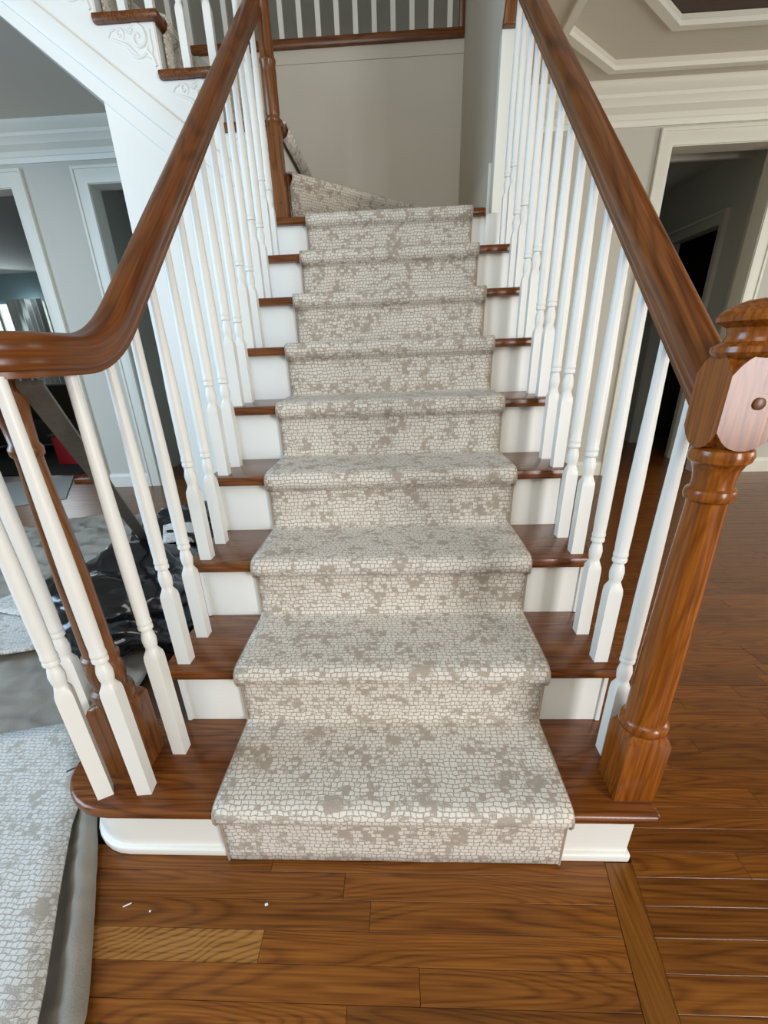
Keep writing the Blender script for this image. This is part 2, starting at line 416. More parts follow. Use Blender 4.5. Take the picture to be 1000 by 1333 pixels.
# wall under the upper flight
wl = struct(prism('wall_left', [(-1.33, 0), (-.585, 0), (-.585, 1.65), (-1.33, 2.22)], 'y', 2.155, 2.26, M['paint']))
struct(box('wall_closet_side', (-1.33, 2.26, 0), (-1.25, YW, 2.10), M['paint']))
# upper storey
balcony = struct(box('floor_upper', (-8, YW+.14, UP-.28), (5.5, 6.4, UP-.006), M['wall']))
box('hall_wall_back', (-8, 5.3, UP), (5.5, 5.4, 5.2), M['upper'], balcony)
fas = struct(box('trim_9', (-1.9, YW-.006, UP-.115), (.505, YW, UP-.045), M['wall']))
struct(box('ceiling_upper', (-8, -1.0, 5.2), (5.5, 6.4, 5.3), M['ceilr']))
struct(box('wall_far_left', (-8.1, -6, 0), (-8, 9, 5.2), M['wallfar']))
struct(box('wall_far_right', (5.5, -6, 0), (5.6, 9, 5.2), M['wallfar']))

# rooms behind the openings
struct(box('wall_blue_room', (-8, 8.6, 0), (-2.6, 8.7, 3), M['blue']))
struct(box('wall_blue_room_side', (-2.66, YW+.14, 0), (-2.58, 8.6, 3), M['wallfar']))
struct(box('ceiling_blue_room', (-8, YW+.14, 2.55), (-2.66, 8.6, 2.65), M['hall']))
struct(box('wall_passage_back', (-2.58, 5.0, 0), (-1.0, 5.1, 3), M['hall']))
struct(box('wall_passage_side', (-1.25, YW+.14, 0), (-1.1, 5.0, 3), M['hall']))
struct(box('ceiling_passage', (-2.58, YW+.14, 2.55), (-1.1, 5.0, 2.65), M['hall']))
HX = 2.92
struct(prism('wall_hall_right', [(YW+.14, 0), (4.50, 0), (4.50, 2.03), (5.35, 2.03), (5.35, 0), (7.4, 0), (7.4, 2.6), (YW+.14, 2.6)], 'x', HX, HX+.1, M['hall']))
struct(box('wall_hall_left', (1.80, YW+.14, 0), (1.9, 7.4, 2.6), M['hall']))
struct(box('wall_hall_back', (1.9, 7.3, 0), (HX, 7.4, 2.6), M['hall']))
struct(box('ceiling_hall', (1.9, YW+.14, 2.52), (HX, 7.4, 2.6), M['hall']))
hc = struct(prism('trim_10', [(4.42, 0), (4.50, 0), (4.50, 2.03), (5.35, 2.03), (5.35, 0), (5.43, 0), (5.43, 2.115), (4.42, 2.115)], 'x', HX-.02, HX, M['hall'], bev=.004))
prism('backband', [(4.405, 0), (4.425, 0), (4.425, 2.11), (5.43, 2.11), (5.43, 2.13), (4.405, 2.13)], 'x', HX-.035, HX, M['wallfar'], hc)
struct(box('trim_11', (1.9, 4.25, 2.42), (HX, 4.30, 2.50), M['wallfar'], None, .006))
struct(box('trim_12', (HX-.03, 4.02, 0), (HX, 4.10, 2.25), M['wallfar'], None, .006))
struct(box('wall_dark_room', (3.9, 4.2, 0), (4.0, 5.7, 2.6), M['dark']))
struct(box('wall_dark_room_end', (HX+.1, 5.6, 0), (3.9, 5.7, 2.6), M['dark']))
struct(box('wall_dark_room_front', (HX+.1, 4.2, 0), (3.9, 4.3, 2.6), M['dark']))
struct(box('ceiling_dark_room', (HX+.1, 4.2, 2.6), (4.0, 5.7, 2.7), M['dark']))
# panelled door in the passage
d = struct(box('door_1', (-2.30, 4.94, .01), (-1.40, 4.985, 2.25), M['hall'], None, .004))
for zz in ((.2, .75), (.9, 1.45), (1.6, 2.1)):
    for xx in ((-2.2, -1.9), (-1.8, -1.5)): box('door_panel', (xx[0], 4.925, zz[0]), (xx[1], 4.945, zz[1]), M['wallfar'] if False else M['hall'], d, .008)

# ================================================================ LOWER FLIGHT
stairs = thing('staircase', 'straight flight of oak treads with white risers under the carpet runner', 'staircase', (0, 0, 0))
# starting step with a round end
CX, CY = -.665, .115
def bull(r, x1, y1):
    p = [(x1, CY-r)]; p += []
    pts = [(x1, CY-r)]
    for i in range(17):
        t = -PI/2-PI*i/16; pts.append((CX+r*math.cos(t), CY+r*math.sin(t)))
    pts += [(x1, CY+r)] if y1 is None else [(-.60, CY+r), (-.60, y1), (x1, y1)]
    return pts
prism('tread', bull(.155, .578, .275), 'z', H-.030, H, M['treadw'], stairs, bev=.011)
prism('riser', bull(.121, .545, .26), 'z', .0, H-.030, M['paint'], stairs)
sh = bull(.133, .553, .26); prism('shoe_moulding', sh, 'z', 0, .026, M['paint'], stairs, bev=.006)
prism('cove_moulding', bull(.128, .552, .26), 'z', H-.043, H-.030, M['paint'], stairs)
for k in range(2, 9):
    y = (k-1)*RUN
    box('tread', (-.612, y-.032, k*H-.030), (.578, y+RUN+.012, k*H), M['treadw'], stairs, .010)
    box('riser', (-.582, y, (k-1)*H), (.548, y+.014, k*H-.030), M['paint'], stairs)
    for sx in (-.587, .543): box('riser_return', (sx, y-.006, (k-1)*H+.001), (sx+.010, y+.02, k*H-.030), M['paint'], stairs)
y9 = 8*RUN
box('riser', (-.582, y9, 8*H), (.452, y9+.014, 9*H-.030), M['paint'], stairs)
prism('landing_tread', [(-.612, y9-.032), (.452, y9-.032), (.452, 2.19), (.505, 2.19), (.505, YW), (-.56, YW), (-.56, 2.155), (-.612, 2.155)], 'z', 9*H-.030, 9*H, M['treadw'], stairs, bev=.009)
def saw(y_end):
    p = [(.02, 0)]
    for k in range(1, 9): p += [((k-1)*RUN+.02, k*H-.031), (k*RUN+.02, k*H-.031)]
    p += [(y_end, 9*H-.031), (y_end, 0)]
    p[len(p)-3] = (8*RUN+.02, 8*H-.031); p.insert(len(p)-2, (8*RUN+.02, 9*H-.031))
    return p
prism('stringer', saw(2.155), 'x', -.585, -.565, M['paint'], stairs)
prism('stringer', saw(2.19), 'x', .53, .548, M['paint'], stairs)
# second winder
wp = [(-.50, 2.165), (.505, 3.28), (.505, YW), (-.545, YW), (-.545, 2.165)]
prism('winder_tread', wp, 'z', 9*H, 10*H, M['treadw'], stairs, bev=.006)

# ---------------------------------------------------------------- runner
def runner_profile():
    pts = []
    for k in range(1, 10):
        y = (k-1)*RUN; z0 = (k-1)*H; zt = k*H
        pts += [(y-(.026 if k == 1 else .016), z0+(.004 if k == 1 else .022)), (y-(.024 if k == 1 else .016), zt-.060), (y-(.025 if k == 1 else .019), zt-.050)]
        pts += [(y-.030, zt-.044), (y-.042, zt-.036), (y-.049, zt-.022), (y-.049, zt-.008), (y-.043, zt+.003), (y-.031, zt+.010), (y-.015, zt+.012)]
        if k < 9: pts += [(y+.06, zt+.0125), (y+.13, zt+.012), (y+.20, zt+.0115), (y+RUN-.035, zt+.011), (y+RUN-.022, zt+.013), (y+RUN-.017, zt+.018)]
        else: pts += [(y+.04, zt+.012)]
    return pts
def ribbon(name, prof, x0, x1, nx, m, parent, th=.010, amp=.0012):
    vs, fs, uv = [], [], []; L = 0; n = len(prof)
    for j, (y, z) in enumerate(prof):
        if j: L += math.dist(prof[j-1], prof[j])
        for i in range(nx+1):
            x = x0+(x1-x0)*i/nx
            d = amp*noise.noise((x*9, y*9, z*9+L*4))
            a = prof[max(0, j-1)]; b = prof[min(n-1, j+1)]; ty, tz = b[0]-a[0], b[1]-a[1]; q = math.hypot(ty, tz) or 1
            vs.append((x, y-tz/q*d, z+ty/q*d)); uv.append((x+.7, L))
    for j in range(n-1):
        for i in range(nx): a = j*(nx+1)+i; fs.append([a, a+1, a+nx+2, a+nx+1])
    me = mesh(name, vs, fs, uv, True)
    o = link(name, me, m, parent)
    s = o.modifiers.new('thick', 'SOLIDIFY'); s.thickness = th; s.offset = -1
    return o
runner = thing('carpet_runner', 'cream and taupe cracked-pattern carpet runner laid down the oak stairs', 'carpet', (0, 0, 0))
prof = runner_profile()
# refine the profile
fine = []
for j in range(len(prof)-1):
    a, b = prof[j], prof[j+1]; s = max(1, int(math.dist(a, b)/.03))
    for i in range(s): fine.append((a[0]+(b[0]-a[0])*i/s, a[1]+(b[1]-a[1])*i/s))
fine.append(prof[-1])
ribbon('runner_pile', fine, CL, CR, 28, M['carpet'], runner)
for x in (CL, CR):
    sweep('edge_binding', [(x, y+.001, z-.003) for y, z in fine], circ(.0032, 6), M['binding'], runner, up=Vector((1, 0, 0)))
# carpet on the two winders
def flat_carpet(name, poly, z, m, parent, th=.012, uvoff=(0, 0)):
    n = len(poly)
    vs = [(x, y, z) for x, y in poly]+[(x, y, z-th) for x, y in poly]
    fs = [list(range(n)), list(range(n, 2*n))[::-1]]+[[i, n+i, n+(i+1) % n, (i+1) % n] for i in range(n)]
    uv = [(v[0]+.7+uvoff[0], v[1]+uvoff[1]) for v in vs]
    return link(name, fix(mesh(name, vs, fs, uv)), m, parent)
flat_carpet('winder_pile', [(CL, y9+.038), (CR+.05, y9+.038), (CR+.05, 2.3), (.488, 2.3), (.488, 3.25), (-.40, 2.30), (-.46, 2.20)], 9*H+.0125, M['carpet'], runner)
# riser and top of the second winder
dv = Vector((.505+.50, 3.28-2.165)).normalized(); nv = Vector((dv.y, -dv.x))
w0 = Vector((-.50, 2.165)); Lr = 1.40
pr_ = [(.010, 9*H+.012), (.010, 10*H-.05), (.022, 10*H-.040), (.036, 10*H-.025), (.038, 10*H-.008), (.028, 10*H+.006), (.0, 10*H+.012), (-.05, 10*H+.012)]
vs, fs, uv = [], [], []; Lp = 0
for j, (d, z) in enumerate(pr_):
    if j: Lp += math.dist(pr_[j-1], pr_[j])
    for i in range(13):
        s = .0+Lr*i/12; p = w0+dv*s+nv*d; vs.append((p.x, p.y, z)); uv.append((s, Lp+3))
for j in range(len(pr_)-1):
    for i in range(12): a = j*13+i; fs.append([a, a+1, a+14, a+13])
o = link('winder_riser_pile', mesh('winder_riser_pile', vs, fs, uv, True), M['carpet'], runner); s_ = o.modifiers.new('thick', 'SOLIDIFY'); s_.thickness = .009; s_.offset = -1
# rounded wrap of the carpet beside the newel
flat_carpet('winder_top_pile', [(-.49, 2.20), (.40, 3.19), (.49, 3.5), (.49, YW-.02), (-.51, YW-.02), (-.51, 2.20)], 10*H+.0125, M['carpet'], runner, .012, (0, 4))

# ================================================================ BALUSTERS AND RAILS
def bal_prof(h, sq, half=.0168):
    p = [(0, half, 1), (sq-.012, half, 1), (sq, half*.98, .85), (sq+.014, .0138, .15), (sq+.018, .0128, 0), (sq+.026, .0150, 0), (sq+.042, .0165, 0), (sq+.056, .0140, 0), (sq+.062, .0118, 0),
         (sq+.066, .0118, 0), (sq+.069, .0160, 0), (sq+.075, .0166, 0), (sq+.080, .0148, 0), (sq+.084, .0166, 0), (sq+.090, .0160, 0), (sq+.094, .0150, 0),
         (sq+.12, .0158, 0), (sq+.25, .0160, 0), (h-.1, .0118, 0), (h, .0108, 0)]
    return p
BM = {}
def baluster(x, y, z, h, parent, sq=.205, rot=0):
    key = (round(h, 3), round(sq, 3))
    if key not in BM: BM[key] = turned_mesh('baluster', bal_prof(h, sq), 16)
    o = link('baluster', BM[key], M['paint'], parent, (x, y, z)); o.rotation_euler.z = rot
    return o
RAIL = [(-.021, 0), (-.0215, .010), (-.026, .014), (-.0275, .022), (-.026, .028), (-.0285, .033), (-.0315, .042), (-.030, .052), (-.024, .060), (-.013, .065), (0, .0665),
        (.013, .065), (.024, .060), (.030, .052), (.0315, .042), (.0285, .033), (.026, .028), (.0275, .022), (.026, .014), (.0215, .010), (.021, 0)]
SL = H/RUN
def zr(y): return .922+SL*y         # underside of the right rail
def zl(y):
    if y >= .385: return .888+SL*y
    if y <= .165: return .888+SL*.385-SL*.22/2
    t = (.385-y); return .888+SL*.385-SL*t+SL*t*t/(2*.22)

right = thing('stair_railing', 'oak stair railing with a capped newel post with daylight glare on its front face', 'railing', (XR, .04, H))  # front face looks pale only by the entry door lamp's reflection
sweep('handrail', [(XR, y, zr(y)) for y in (.082, .4, .8, 1.2, 1.6, 2.0, 2.185)], RAIL, M['railw'], right)
for k in range(1, 9):
    for j, dy in enumerate((.017, .147)):
        if k == 1 and j == 0: continue
        y = (k-1)*RUN+dy
        if k == 1: y = .148
        baluster(XR, y, k*H, zr(y)-k*H+.004, right)
# rail end fitting on the wall end
prism('rail_end_block', [(.497, 2.360), (.560, 2.360), (.560, 2.64), (.532, 2.64), (.512, 2.52)], 'y', 2.16, 2.20, M['newelb'], right, bev=.006)
def newel_block(half, z0, z1, rise, n=48):
    vs, fs = [], []
    hr = []
    def rr(t): return half/max(abs(math.cos(t)), abs(math.sin(t)))
    rings = [('b', .35, 1), ('b', .75, .9), ('b', 1, 0), ('t', 1, 0), ('t', .75, .9), ('t', .35, 1)]
    for kind, s, _ in rings:
        for i in range(n):
            t = 2*PI*i/n+PI/4; r = rr(t); d = (r-half)/(half*.4142)
            arc = rise*(1-d**1.0*(2-d)) if False else rise*(1-d*d*.45-d*.55)
            rad = r*s if s == 1 else half*s
            zz = (z1-rise+arc if kind == 't' else z0+rise-arc)
            if s != 1: zz = z1 if kind == 't' else z0
            vs.append((rad*math.cos(t), rad*math.sin(t), zz))
    m_ = len(rings)
    for j in range(m_-1):
        for i in range(n): fs.append([j*n+i, j*n+(i+1) % n, (j+1)*n+(i+1) % n, (j+1)*n+i])
    fs += [list(range(n))[::-1], [(m_-1)*n+i for i in range(n)]]
    return smooth_angle(mesh('block', vs, fs), 30)
NX, NY = .531, .043
newel = link('newel_post', turned_mesh('newel_post', [(.372, .043, 0), (.378, .0475, 0), (.388, .0485, 0), (.397, .046, 0), (.402, .040, 0), (.410, .0395, 0), (.55, .0385, 0), (.70, .0355, 0), (.86, .0305, 0),
        (.868, .031, 0), (.872, .0365, 0), (.880, .0385, 0), (.888, .0365, 0), (.892, .031, 0), (.902, .0305, 0), (.918, .033, 0), (.930, .038, 0), (.934, .0435, 0), (.943, .046, 0), (.952, .0435, 0), (.957, .036, 0), (.985, .036, 0)], 28), M['newelw'], right, (NX, NY, 0))
base = link('newel_base', turned_mesh('newel_base', [(H, .0425, 1), (H+.004, .0440, 1), (.352, .0440, 1), (.362, .0440, .72), (.374, .0440, .25), (.376, .0425, 0)], 32), M['newelw'], newel, (NX, NY, 0))
link('newel_block', newel_block(.0435, .955, 1.088, .028), M['newelw'], newel, (NX, NY, 0))
turned('finial', [(1.078, .034, 0), (1.083, .047, 0), (1.090, .0515, 0), (1.097, .0505, 0), (1.100, .044, 0), (1.103, .038, 0), (1.112, .0345, 0), (1.121, .037, 0), (1.126, .047, 0), (1.129, .0525, 0), (1.134, .053, 0), (1.142, .047, 0), (1.150, .034, 0), (1.155, .018, 0), (1.157, .002, 0)], (NX, NY, 0), M['newelw'], newel, 32)
pl = turned('peg', [(0, .0085, 0), (.003, .0085, 0), (.004, .006, 0)], (NX+.004, NY-.0432, 1.022), M['grain'], newel, 16); pl.rotation_euler = (PI/2, 0, 0)

left = thing('stair_railing', 'oak stair railing curling into a level volute above a round-ended step', 'railing', (XL, .115, H))
path = [(XL, y, zl(y)) for y in (2.06, 1.7, 1.3, .9, .6, .45, .385, .36, .33, .30, .27, .24, .21, .185, .165)]
zv = zl(0); RV = CX-XL  # radius of the volute (negative x side)
RV = abs(RV)
for i in range(41):
    ph = i/40*math.radians(430)
    r = RV-.068*max(0, (ph-math.radians(150))/math.radians(280))
    path.append((CX+r*math.cos(-ph), CY+r*math.sin(-ph), zv))
sweep('handrail', path, RAIL, M['railw'], left)
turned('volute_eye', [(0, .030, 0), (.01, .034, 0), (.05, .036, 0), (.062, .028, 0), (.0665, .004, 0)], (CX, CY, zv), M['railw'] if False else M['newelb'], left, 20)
for k in range(2, 9):
    for dy in (.017, .147):
        y = (k-1)*RUN+dy
        if y > 2.05: continue
        baluster(XL, y, k*H, zl(y)-k*H+.004, left)
for ang, rot in ((12, .0), (-45, .1), (-95, .55), (-155, .25)):
    t = math.radians(ang); r = RV
    x, y = CX+r*math.cos(t), CY+r*math.sin(t)
    if ang == 12: x, y = XL, .146
    if ang == -45: x, y = -.594, .022
    if ang == -95: x, y = -.690, .012
    if ang == -155: x, y = -.750, .118
    baluster(x, y, H, zv-H+.004, left, .305, rot)
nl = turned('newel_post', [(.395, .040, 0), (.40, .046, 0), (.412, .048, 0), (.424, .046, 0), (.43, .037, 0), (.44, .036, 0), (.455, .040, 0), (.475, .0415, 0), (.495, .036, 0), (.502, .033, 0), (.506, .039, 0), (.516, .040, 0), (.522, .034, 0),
        (.54, .0335, 0), (.70, .0325, 0), (.94, .0235, 0), (.955, .0235, 0), (.96, .028, 0), (.972, .029, 0), (.98, .024, 0), (1.02, .026, 0), (1.05, .029, 0), (zv, .029, 0)], (CX, CY, 0), M['newelb'], left)  # darker wood puts the shade on this post into its colour
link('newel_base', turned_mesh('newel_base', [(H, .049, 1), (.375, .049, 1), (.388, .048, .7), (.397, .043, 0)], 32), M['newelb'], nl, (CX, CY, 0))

# ---------------------------------------------------------------- corner newel
cn = thing('corner_newel', 'tall turned oak newel post at the inside corner of the winders', 'newel post', (-.535, 2.105, 9*H))
turned('shaft', [(9*H, .030, 1), (2.045, .031, 1), (2.055, .031, .5), (2.066, .030, 0), (2.072, .034, 0), (2.082, .0345, 0), (2.09, .030, 0), (2.10, .033, 0), (2.23, .034, 0), (2.262, .033, 0), (2.268, .0365, 0), (2.278, .0365, 0), (2.285, .031, 0), (2.3, .031, 0), (2.75, .027, 0), (2.76, .030, 1), (3.05, .030, 1)], (-.535, 2.105, 0), M['newelb'], cn)
for z in (1.775, 2.025):
    q = turned('peg', [(0, .006, 0), (.003, .005, 0)], (-.535, 2.105-.0302, z), M['grain'], cn, 12); q.rotation_euler = (PI/2, 0, 0)
turned('post_cap', [(3.05, .036, 1), (3.07, .036, 1), (3.09, .030, 0), (3.12, .030, 0), (3.14, .004, 0)], (-.535, 2.105, 0), M['newelb'], cn)

# ================================================================ UPPER FLIGHT
upf = thing('staircase', 'upper oak flight climbing away with white scrolled brackets on its open side', 'staircase', (-.8, 2.155, 10*H))
UX = -.530; UR = .25
def ux(k): return UX-UR*(k-11)          # riser plane of step k
for k in range(11, 17):
    box('tread', (ux(k+1)-.01, 2.118, k*H-.030), (ux(k)+.032, YW, k*H), M['treadx'], upf, .009)
    box('riser', (ux(k)-.014, 2.165, (k-1)*H), (ux(k), YW, k*H-.030), M['paint'], upf)
    box('riser_return', (ux(k)-.012, 2.148, (k-1)*H), (ux(k)+.006, 2.158, k*H-.030), M['paint'], upf, .003)
sp = [(ux(11), 9*H)]
for k in range(11, 17): sp += [(ux(k), k*H-.031), (ux(k+1), k*H-.031)]
sp += [(-2.3, 16*H-.03), (-2.3, 2.22+.76*(2.3-1.33)), (-1.33, 2.20), (-.585, 1.62), (-.585, 9*H)]
prism('stringer', sp, 'y', 2.145, 2.165, M['paint'], upf)
def zb(x): return 2.355-.735*(x+1.31)
prism('stringer_band', [(-.59, zb(-.59)), (-2.2, zb(-2.2)), (-2.2, zb(-2.2)-.095), (-.59, zb(-.59)-.095)], 'y', 2.133, 2.147, M['paint'], upf, bev=.004)
prism('soffit', [(-1.33, 2.20), (-2.3, 2.22+.76*(2.3-1.33)), (-2.3, 2.22+.76*(2.3-1.33)+.03), (-1.33, 2.23)], 'y', 2.165, YW, M['paint'], upf)
prism('wall_skirt', [(-.80, 2.02), (-.42, 1.90), (-.55, 2.08), (-.80, 2.62), (-1.9, 3.4), (-1.9, 3.0)], 'y', YW-.016, YW, M['hall'], upf)
def scroll(cx, cz, s):
    paths = []
    def spiral(x, z, r0, r1, a0, a1, n=16): return [(x+(r0+(r1-r0)*i/n)*math.cos(math.radians(a0+(a1-a0)*i/n)), z+(r0+(r1-r0)*i/n)*math.sin(math.radians(a0+(a1-a0)*i/n))) for i in range(n+1)]
    paths.append((spiral(.03, -.035, .006, .045, 0, 500), .008))
    paths.append((spiral(.03, -.045, .058, .040, -160, -20), .007))
    paths.append((spiral(-.045, -.02, .004, .020, 0, -420), .006))
    paths.append(([(-.08, -.035), (-.05, -.045), (-.02, -.055), (.0, -.075), (.02, -.09)], .007))
    paths.append(([(.05, -.09), (.075, -.10), (.085, -.07), (.082, -.04), (.085, -.012)], .006))
    paths.append(([(.09, -.125), (.08, -.095), (.06, -.075)], .008))
    paths.append(([(-.02, -.012), (.0, -.02), (.012, -.008)], .006))
    paths.append(([(-.095, -.028), (-.085, -.012), (-.065, -.006)], .006))
    vs, fs = [], []
    for p, r in paths:
        k0 = len(vs); n = len(p)
        for j in range(n):
            a, b = p[max(0, j-1)], p[min(n-1, j+1)]; tx, tz = b[0]-a[0], b[1]-a[1]; q = math.hypot(tx, tz) or 1
            w = r*(.45+.55*math.sin(PI*(j+.6)/(n+.2)))
            for i in range(5):
                t = PI*i/4; d = w*math.cos(t); vs.append((cx+s*(p[j][0]-tz/q*d), 2.1455-s*w*.9*math.sin(t), cz+s*(p[j][1]+tx/q*d)))
        for j in range(n-1):
            for i in range(4): a = k0+j*5+i; fs.append([a, a+1, a+6, a+5])
    return fix(mesh('scroll_bracket', vs, fs, None, True))
for k in range(11, 17): link('scroll_bracket', scroll(ux(k)-.112, k*H-.040, 1.05), M['paint'], upf)
urail = thing('stair_railing', 'white balusters and rail rising along the scrolled upper flight', 'railing', (-.8, 2.17, 11*H))
sweep('handrail', [(-.56, 2.172, 2.93), (-1.2, 2.172, 3.415), (-2.0, 2.172, 4.02)], RAIL, M['railw'], urail)
for k in range(11, 17):
    for dx in (.030, .152):
        x = ux(k)-dx+.02; zt = 2.93+.757*(-.56-x)
        baluster(x, 2.172, k*H, zt-k*H+.003, urail)
# runner on the upper flight
ur = thing('carpet_runner', 'matching patterned carpet runner climbing the upper flight', 'carpet', (-.8, 2.9, 10*H))
vs, fs, uv = [], [], []; pts = []
for k in range(11, 17):
    xk = ux(k); pts += ([(xk+.014, k*H-.05)] if k == 11 else [(xk+.014, (k-1)*H+.02), (xk+.014, k*H-.05)])+[ (xk+.036, k*H-.036), (xk+.044, k*H-.015), (xk+.034, k*H+.006), (xk+.015, k*H+.012), (xk-.12, k*H+.012), (xk-UR+.026, k*H+.012)]
Lp = 0
for j, (x, z) in enumerate(pts):
    if j: Lp += math.dist(pts[j-1], pts[j])
    for i in range(7): y = 2.20+1.48*i/6; vs.append((x, y, z)); uv.append((y, Lp))
for j in range(len(pts)-1):
    for i in range(6): a = j*7+i; fs.append([a, a+1, a+8, a+7])
o = link('runner_pile', mesh('runner_pile', vs, fs, uv, True), M['carpet'], ur); s_ = o.modifiers.new('thick', 'SOLIDIFY'); s_.thickness = .009; s_.offset = 1
# balcony
bal = thing('balcony_railing', 'white balcony balusters on an oak ledge above the cream stairwell wall', 'railing', (-.6, YW+.02, UP))
box('ledge', (-1.95, YW-.035, UP-.045), (.502, YW+.07, UP+.004), M['treadw'], bal, .012)
for i in range(19):
    x = .405-.127*i
    baluster(x, YW+.02, UP+.003, .86, bal, .30)
sweep('handrail', [(.49, YW+.02, UP+.86), (-1.0, YW+.02, UP+.86), (-1.95, YW+.02, UP+.86)], RAIL, M['railw'], bal)
box('wall_post', (.468, YW-.012, UP+.004), (.504, YW+.05, UP+1.0), M['newelb'], bal, .004)

# ================================================================ THINGS ON THE LEFT
def sheet(name, nx, ny, fn, m, smooth=True, th=0):
    vs, fs, uv = [], [], []
    for j in range(ny+1):
        for i in range(nx+1):
            p = fn(i/nx, j/ny); vs.append(p); uv.append((p[0], p[1]))
    for j in range(ny):
        for i in range(nx): a = j*(nx+1)+i; fs.append([a, a+1, a+nx+2, a+nx+1])
    o = link(name, mesh(name, vs, fs, uv, smooth), m)
    if th: s = o.modifiers.new('thick', 'SOLIDIFY'); s.thickness = th; s.offset = -1
    return o
def lerp_tab(tab, y):
    for (y0, x0), (y1, x1) in zip(tab, tab[1:]):
        if y <= y1: return x0+(x1-x0)*max(0, (y-y0))/(y1-y0)
    return tab[-1][1]
RT = [(-.9, -.36), (-.34, -.575), (.0, -.755), (.12, -.83), (.45, -.95), (.9, -1.0), (1.4, -1.35), (1.75, -1.52), (2.2, -1.72), (2.72, -1.99)]
def cloth(s, t):
    y = -.9+3.55*t; xr = lerp_tab(RT, y); xl = -2.75
    y2 = y+.10*s*(1 if t > .97 else 0)
    x = xl+(xr-xl)*s
    w = .013*(noise.noise((x*3.1, y*3.1, 2))+.8*(1-3*min(.33, abs(noise.noise((x*5+y*3, y*7, 5))))))+.006*(1-4*min(.25, abs(noise.noise((x*9-y*5, y*12, 7))))) + .02*max(0, noise.noise((x*1.7+y*2.2, y*1.3, 9)))**1.0
    ridge = .028*math.exp(-((s-.985)/.012)**2)*(1 if y < .15 else .3)
    if y > 1.3: w *= 2.0; w += .022*max(0, 1-abs(noise.noise((x*2.2+y, y*2-x*.5, 4)))*7)
    return (x, y2, .004+max(0, w)+ridge)
tag(sheet('drop_cloth', 120, 220, cloth, M['canvas'], th=.003), 'wrinkled grey-beige canvas drop cloth spread over the wooden floor', 'drop cloth')
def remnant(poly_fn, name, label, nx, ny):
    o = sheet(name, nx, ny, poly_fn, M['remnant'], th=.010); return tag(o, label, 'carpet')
def rem1(s, t):
    y = -.9+t*(1.30); yy = y if t < 1 else y
    xr = lerp_tab([(-.9, -.50), (-.34, -.655), (.03, -.845), (.13, -.875), (.40, -1.05)], y)
    x = -2.4+(xr+2.4)*s
    return (x, y+(x+1.09)*.30*t*(1 if True else 0)*max(0, t-.6)/.4, .046+.004*noise.noise((x*4, y*4, 1)))
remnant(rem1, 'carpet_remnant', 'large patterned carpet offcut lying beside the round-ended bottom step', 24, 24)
def quad(p00, p10, p11, p01, z0, amp, seed):
    def f(s, t):
        x = (p00[0]*(1-s)+p10[0]*s)*(1-t)+(p01[0]*(1-s)+p11[0]*s)*t
        y = (p00[1]*(1-s)+p10[1]*s)*(1-t)+(p01[1]*(1-s)+p11[1]*s)*t
        return (x, y, z0+amp*noise.noise((x*5, y*5, seed)))
    return f
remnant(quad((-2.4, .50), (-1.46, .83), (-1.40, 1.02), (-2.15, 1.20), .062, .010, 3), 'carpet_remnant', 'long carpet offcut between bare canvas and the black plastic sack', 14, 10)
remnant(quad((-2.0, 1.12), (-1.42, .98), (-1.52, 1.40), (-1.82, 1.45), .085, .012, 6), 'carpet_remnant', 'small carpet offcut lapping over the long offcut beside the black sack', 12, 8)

def blob(name, c, r, seed, label, m=M['bag'], sub=5, amp=.30, fr=2.0):
    bm = bmesh.new(); bmesh.ops.create_icosphere(bm, subdivisions=sub, radius=1)
    for v in bm.verts:
        n = v.co.normalized()
        d = 1+amp*noise.noise(n*fr+Vector((seed, 0, 0)))
        w = noise.noise(Vector((n.x*2.0+n.z, n.y*3.5, n.z*9+n.x*2))+Vector((seed*2, 1, 0)))
        w2 = noise.noise(Vector((n.x*3+n.y*7, n.y*4, n.z*14-n.x*5))+Vector((0, seed, 3)))
        d += .075*(1-min(1, abs(w)*3.2))+.030*(1-min(1, abs(w2)*3))
        z = n.z*d*r[2]
        if z < -r[2]*.55: z = -r[2]*.55
        v.co = Vector((n.x*d*r[0], n.y*d*r[1], z+r[2]*.55))
    for f in bm.faces: f.smooth = True
    me = bpy.data.meshes.new(name); bm.to_mesh(me); bm.free()
    return tag(link(name, me, m, None, c), label, 'bag')
blob('garbage_bag', (-1.14, 1.03, .045), (.36, .34, .21), 1.3, 'crumpled shiny black plastic sack lying beside the oak steps')
blob('garbage_bag', (-1.15, 1.72, .045), (.31, .25, .20), 4.1, 'black plastic sack at the foot of the leaning wooden strip')
def scrap(c, rx, ry, rz, seed, label, sx=.09, sy=.06):
    def f(s, t):
        x, y = (s-.5)*2*sx, (t-.5)*2*sy
        return (x, y, .02*math.sin(x*20+seed)+.015*noise.noise((x*20, y*20, seed)))
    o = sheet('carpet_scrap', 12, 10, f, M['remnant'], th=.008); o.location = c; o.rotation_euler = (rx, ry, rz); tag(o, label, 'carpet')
scrap((-1.13, 1.52, .295), .6, .2, .4, 1, 'pale carpet scrap tucked between the two black sacks', .08, .06)
scrap((-1.09, 1.80, .34), .5, .1, 1.0, 2, 'pale carpet scrap on top of the sack at the strip foot', .07, .05)
scrap((-1.40, 1.34, .25), .7, -.3, .2, 3, 'narrow pale carpet scrap beside the foot of the wooden strip', .03, .06)

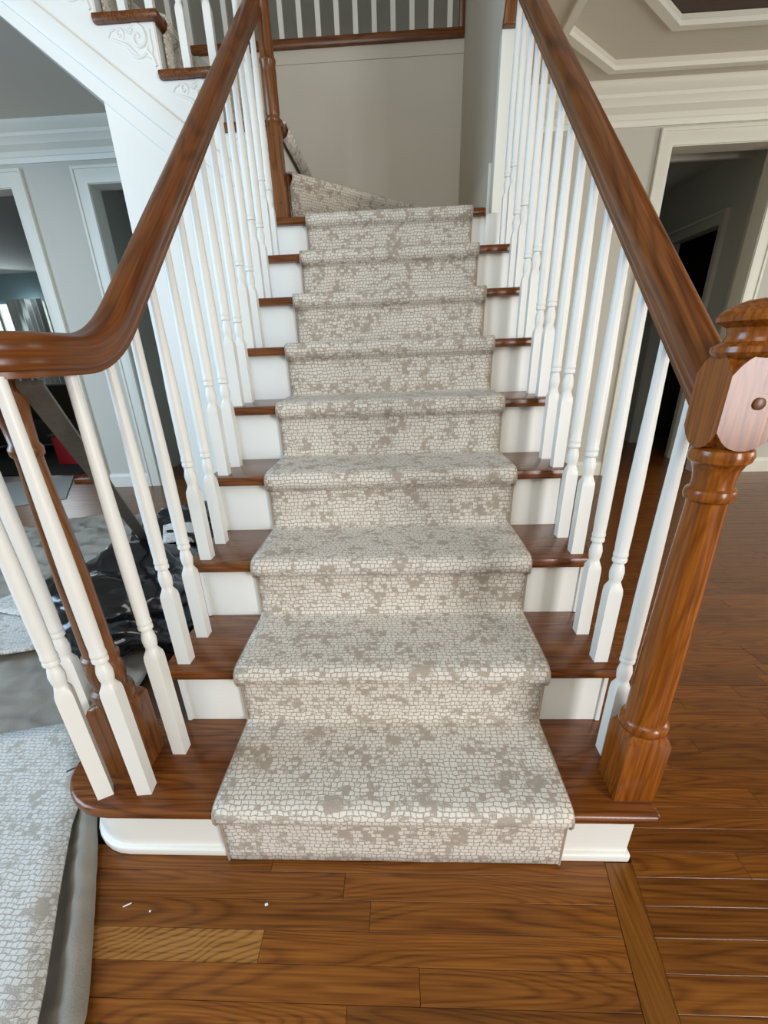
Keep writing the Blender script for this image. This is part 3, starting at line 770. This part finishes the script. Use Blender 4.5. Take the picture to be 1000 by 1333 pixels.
# leaning strip of wood: two steps of thickness
def bar(name, a, b, w, th, m, parent=None, off=0, up=Vector((0, 0, 1))):
    t = (Vector(b)-Vector(a)).normalized()
    return sweep(name, [a, tuple((Vector(a)+Vector(b))/2), b], [(-w/2, off), (w/2, off), (w/2, off+th), (-w/2, off+th)], m, parent)
PA, PB = (-.607, .10, 1.075), (-1.30, 1.55, .16)
pk = thing('wood_strip', 'long grey-brown grooved wooden strip leaning up behind the volute newel', 'wood strip', PB)
bar('strip_board', PA, PB, .040, .010, M['plank'], pk)
v = (Vector(PB)-Vector(PA)).normalized(); sd = v.cross(Vector((0, 0, 1))).normalized()
for s in (-.016, -.004, .010): bar('strip_ridge', tuple(Vector(PA)+sd*s), tuple(Vector(PB)+sd*s), .005, .004, M['plank'], pk, .010)

# little debris
for c, s, a in (((-.293, -.128, .001), (.0035, .0025, .0025), .3), ((-.612, -.135, .001), (.009, .0012, .002), .5), ((-.553, -.147, .001), (.0018, .0018, .002), 0)):
    o = box('lint_scrap', (-s[0], -s[1], 0), (s[0], s[1], s[2]), M['curtain'], None, .0004); o.location = c; o.rotation_euler.z = a
    tag(o, {.3: 'tiny triangular white chip on the floor before the runner', .5: 'short white thread lying beside the drop cloth edge', 0: 'tiny white speck on the floorboards near the drop cloth'}[a], 'debris')
o = box('metal_pin', (-.022, -.002, 0), (.022, .002, .004), M['metal'], None, .001); o.location = (-.93, .20, .058); o.rotation_euler.z = .75
tag(o, 'small dark pin lying on the large carpet offcut', 'pin')

# ================================================================ THINGS IN THE BLUE ROOM
sf = thing('sofa', 'dark olive sofa in the blue room beyond the cased opening', 'sofa', (-4.9, 6.1, 0))
box('seat', (-5.9, 5.75, .12), (-4.15, 6.55, .42), M['sofa'], sf, .03); box('backrest', (-5.9, 6.35, .3), (-4.0, 6.65, .86), M['sofa'], sf, .06)
for x in (-6.05, -4.17): box('arm', (x, 5.7, .05), (x+.18, 6.6, .62), M['sofa'], sf, .04)
for x in (-5.9, -4.2):
    for y in (5.8, 6.5): box('leg', (x, y, 0), (x+.05, y+.05, .12), M['metal'], sf)
tb = thing('storage_box', 'red plastic box with lid standing on the black rug', 'box', (-3.9, 5.0, .012))
box('bin', (-4.12, 4.85, .012), (-3.72, 5.2, .34), M['red'], tb, .015); box('lid', (-4.14, 4.83, .34), (-3.70, 5.22, .37), M['sofa'], tb, .008)
tag(box('rug', (-7, 4.35, .0), (-3.55, 6.9, .012), M['rug'], None, .004), 'black rug on the blue room floor under the sofa', 'rug')
pb = prism('panel_board', [(-4.6, 2.35), (-3.05, 3.35), (-3.55, 4.25), (-4.9, 3.6)], 'z', .0, .012, M['board']); tag(pb, 'pale flat board lying on the floor in the cased opening', 'board')
tag(box('wood_block', (-3.36, 3.95, .0), (-3.12, 4.08, .035), M['newelb'], None, .004), 'short brown wood offcut on the floor by the opening', 'wood block')
wn = struct(box('window_1', (-8, 8.57, 1.05), (-6.15, 8.61, 2.1), M['daylight']))
for x in (-8, -7.05, -6.19): box('window_frame', (x, 8.53, 1.0), (x+.05, 8.60, 2.12), M['trim'], wn)
box('window_sill', (-8, 8.48, .98), (-6.1, 8.6, 1.04), M['trim'], wn)
def curt(s, t):
    x = -6.75+.62*s; return (x-.10*(1-t)*0, 8.42+.035*math.sin(s*40), .5+1.65*t)
tag(sheet('curtain', 60, 6, curt, M['curtain'], th=.004), 'sheer white curtain hanging at the blue room window', 'curtain')
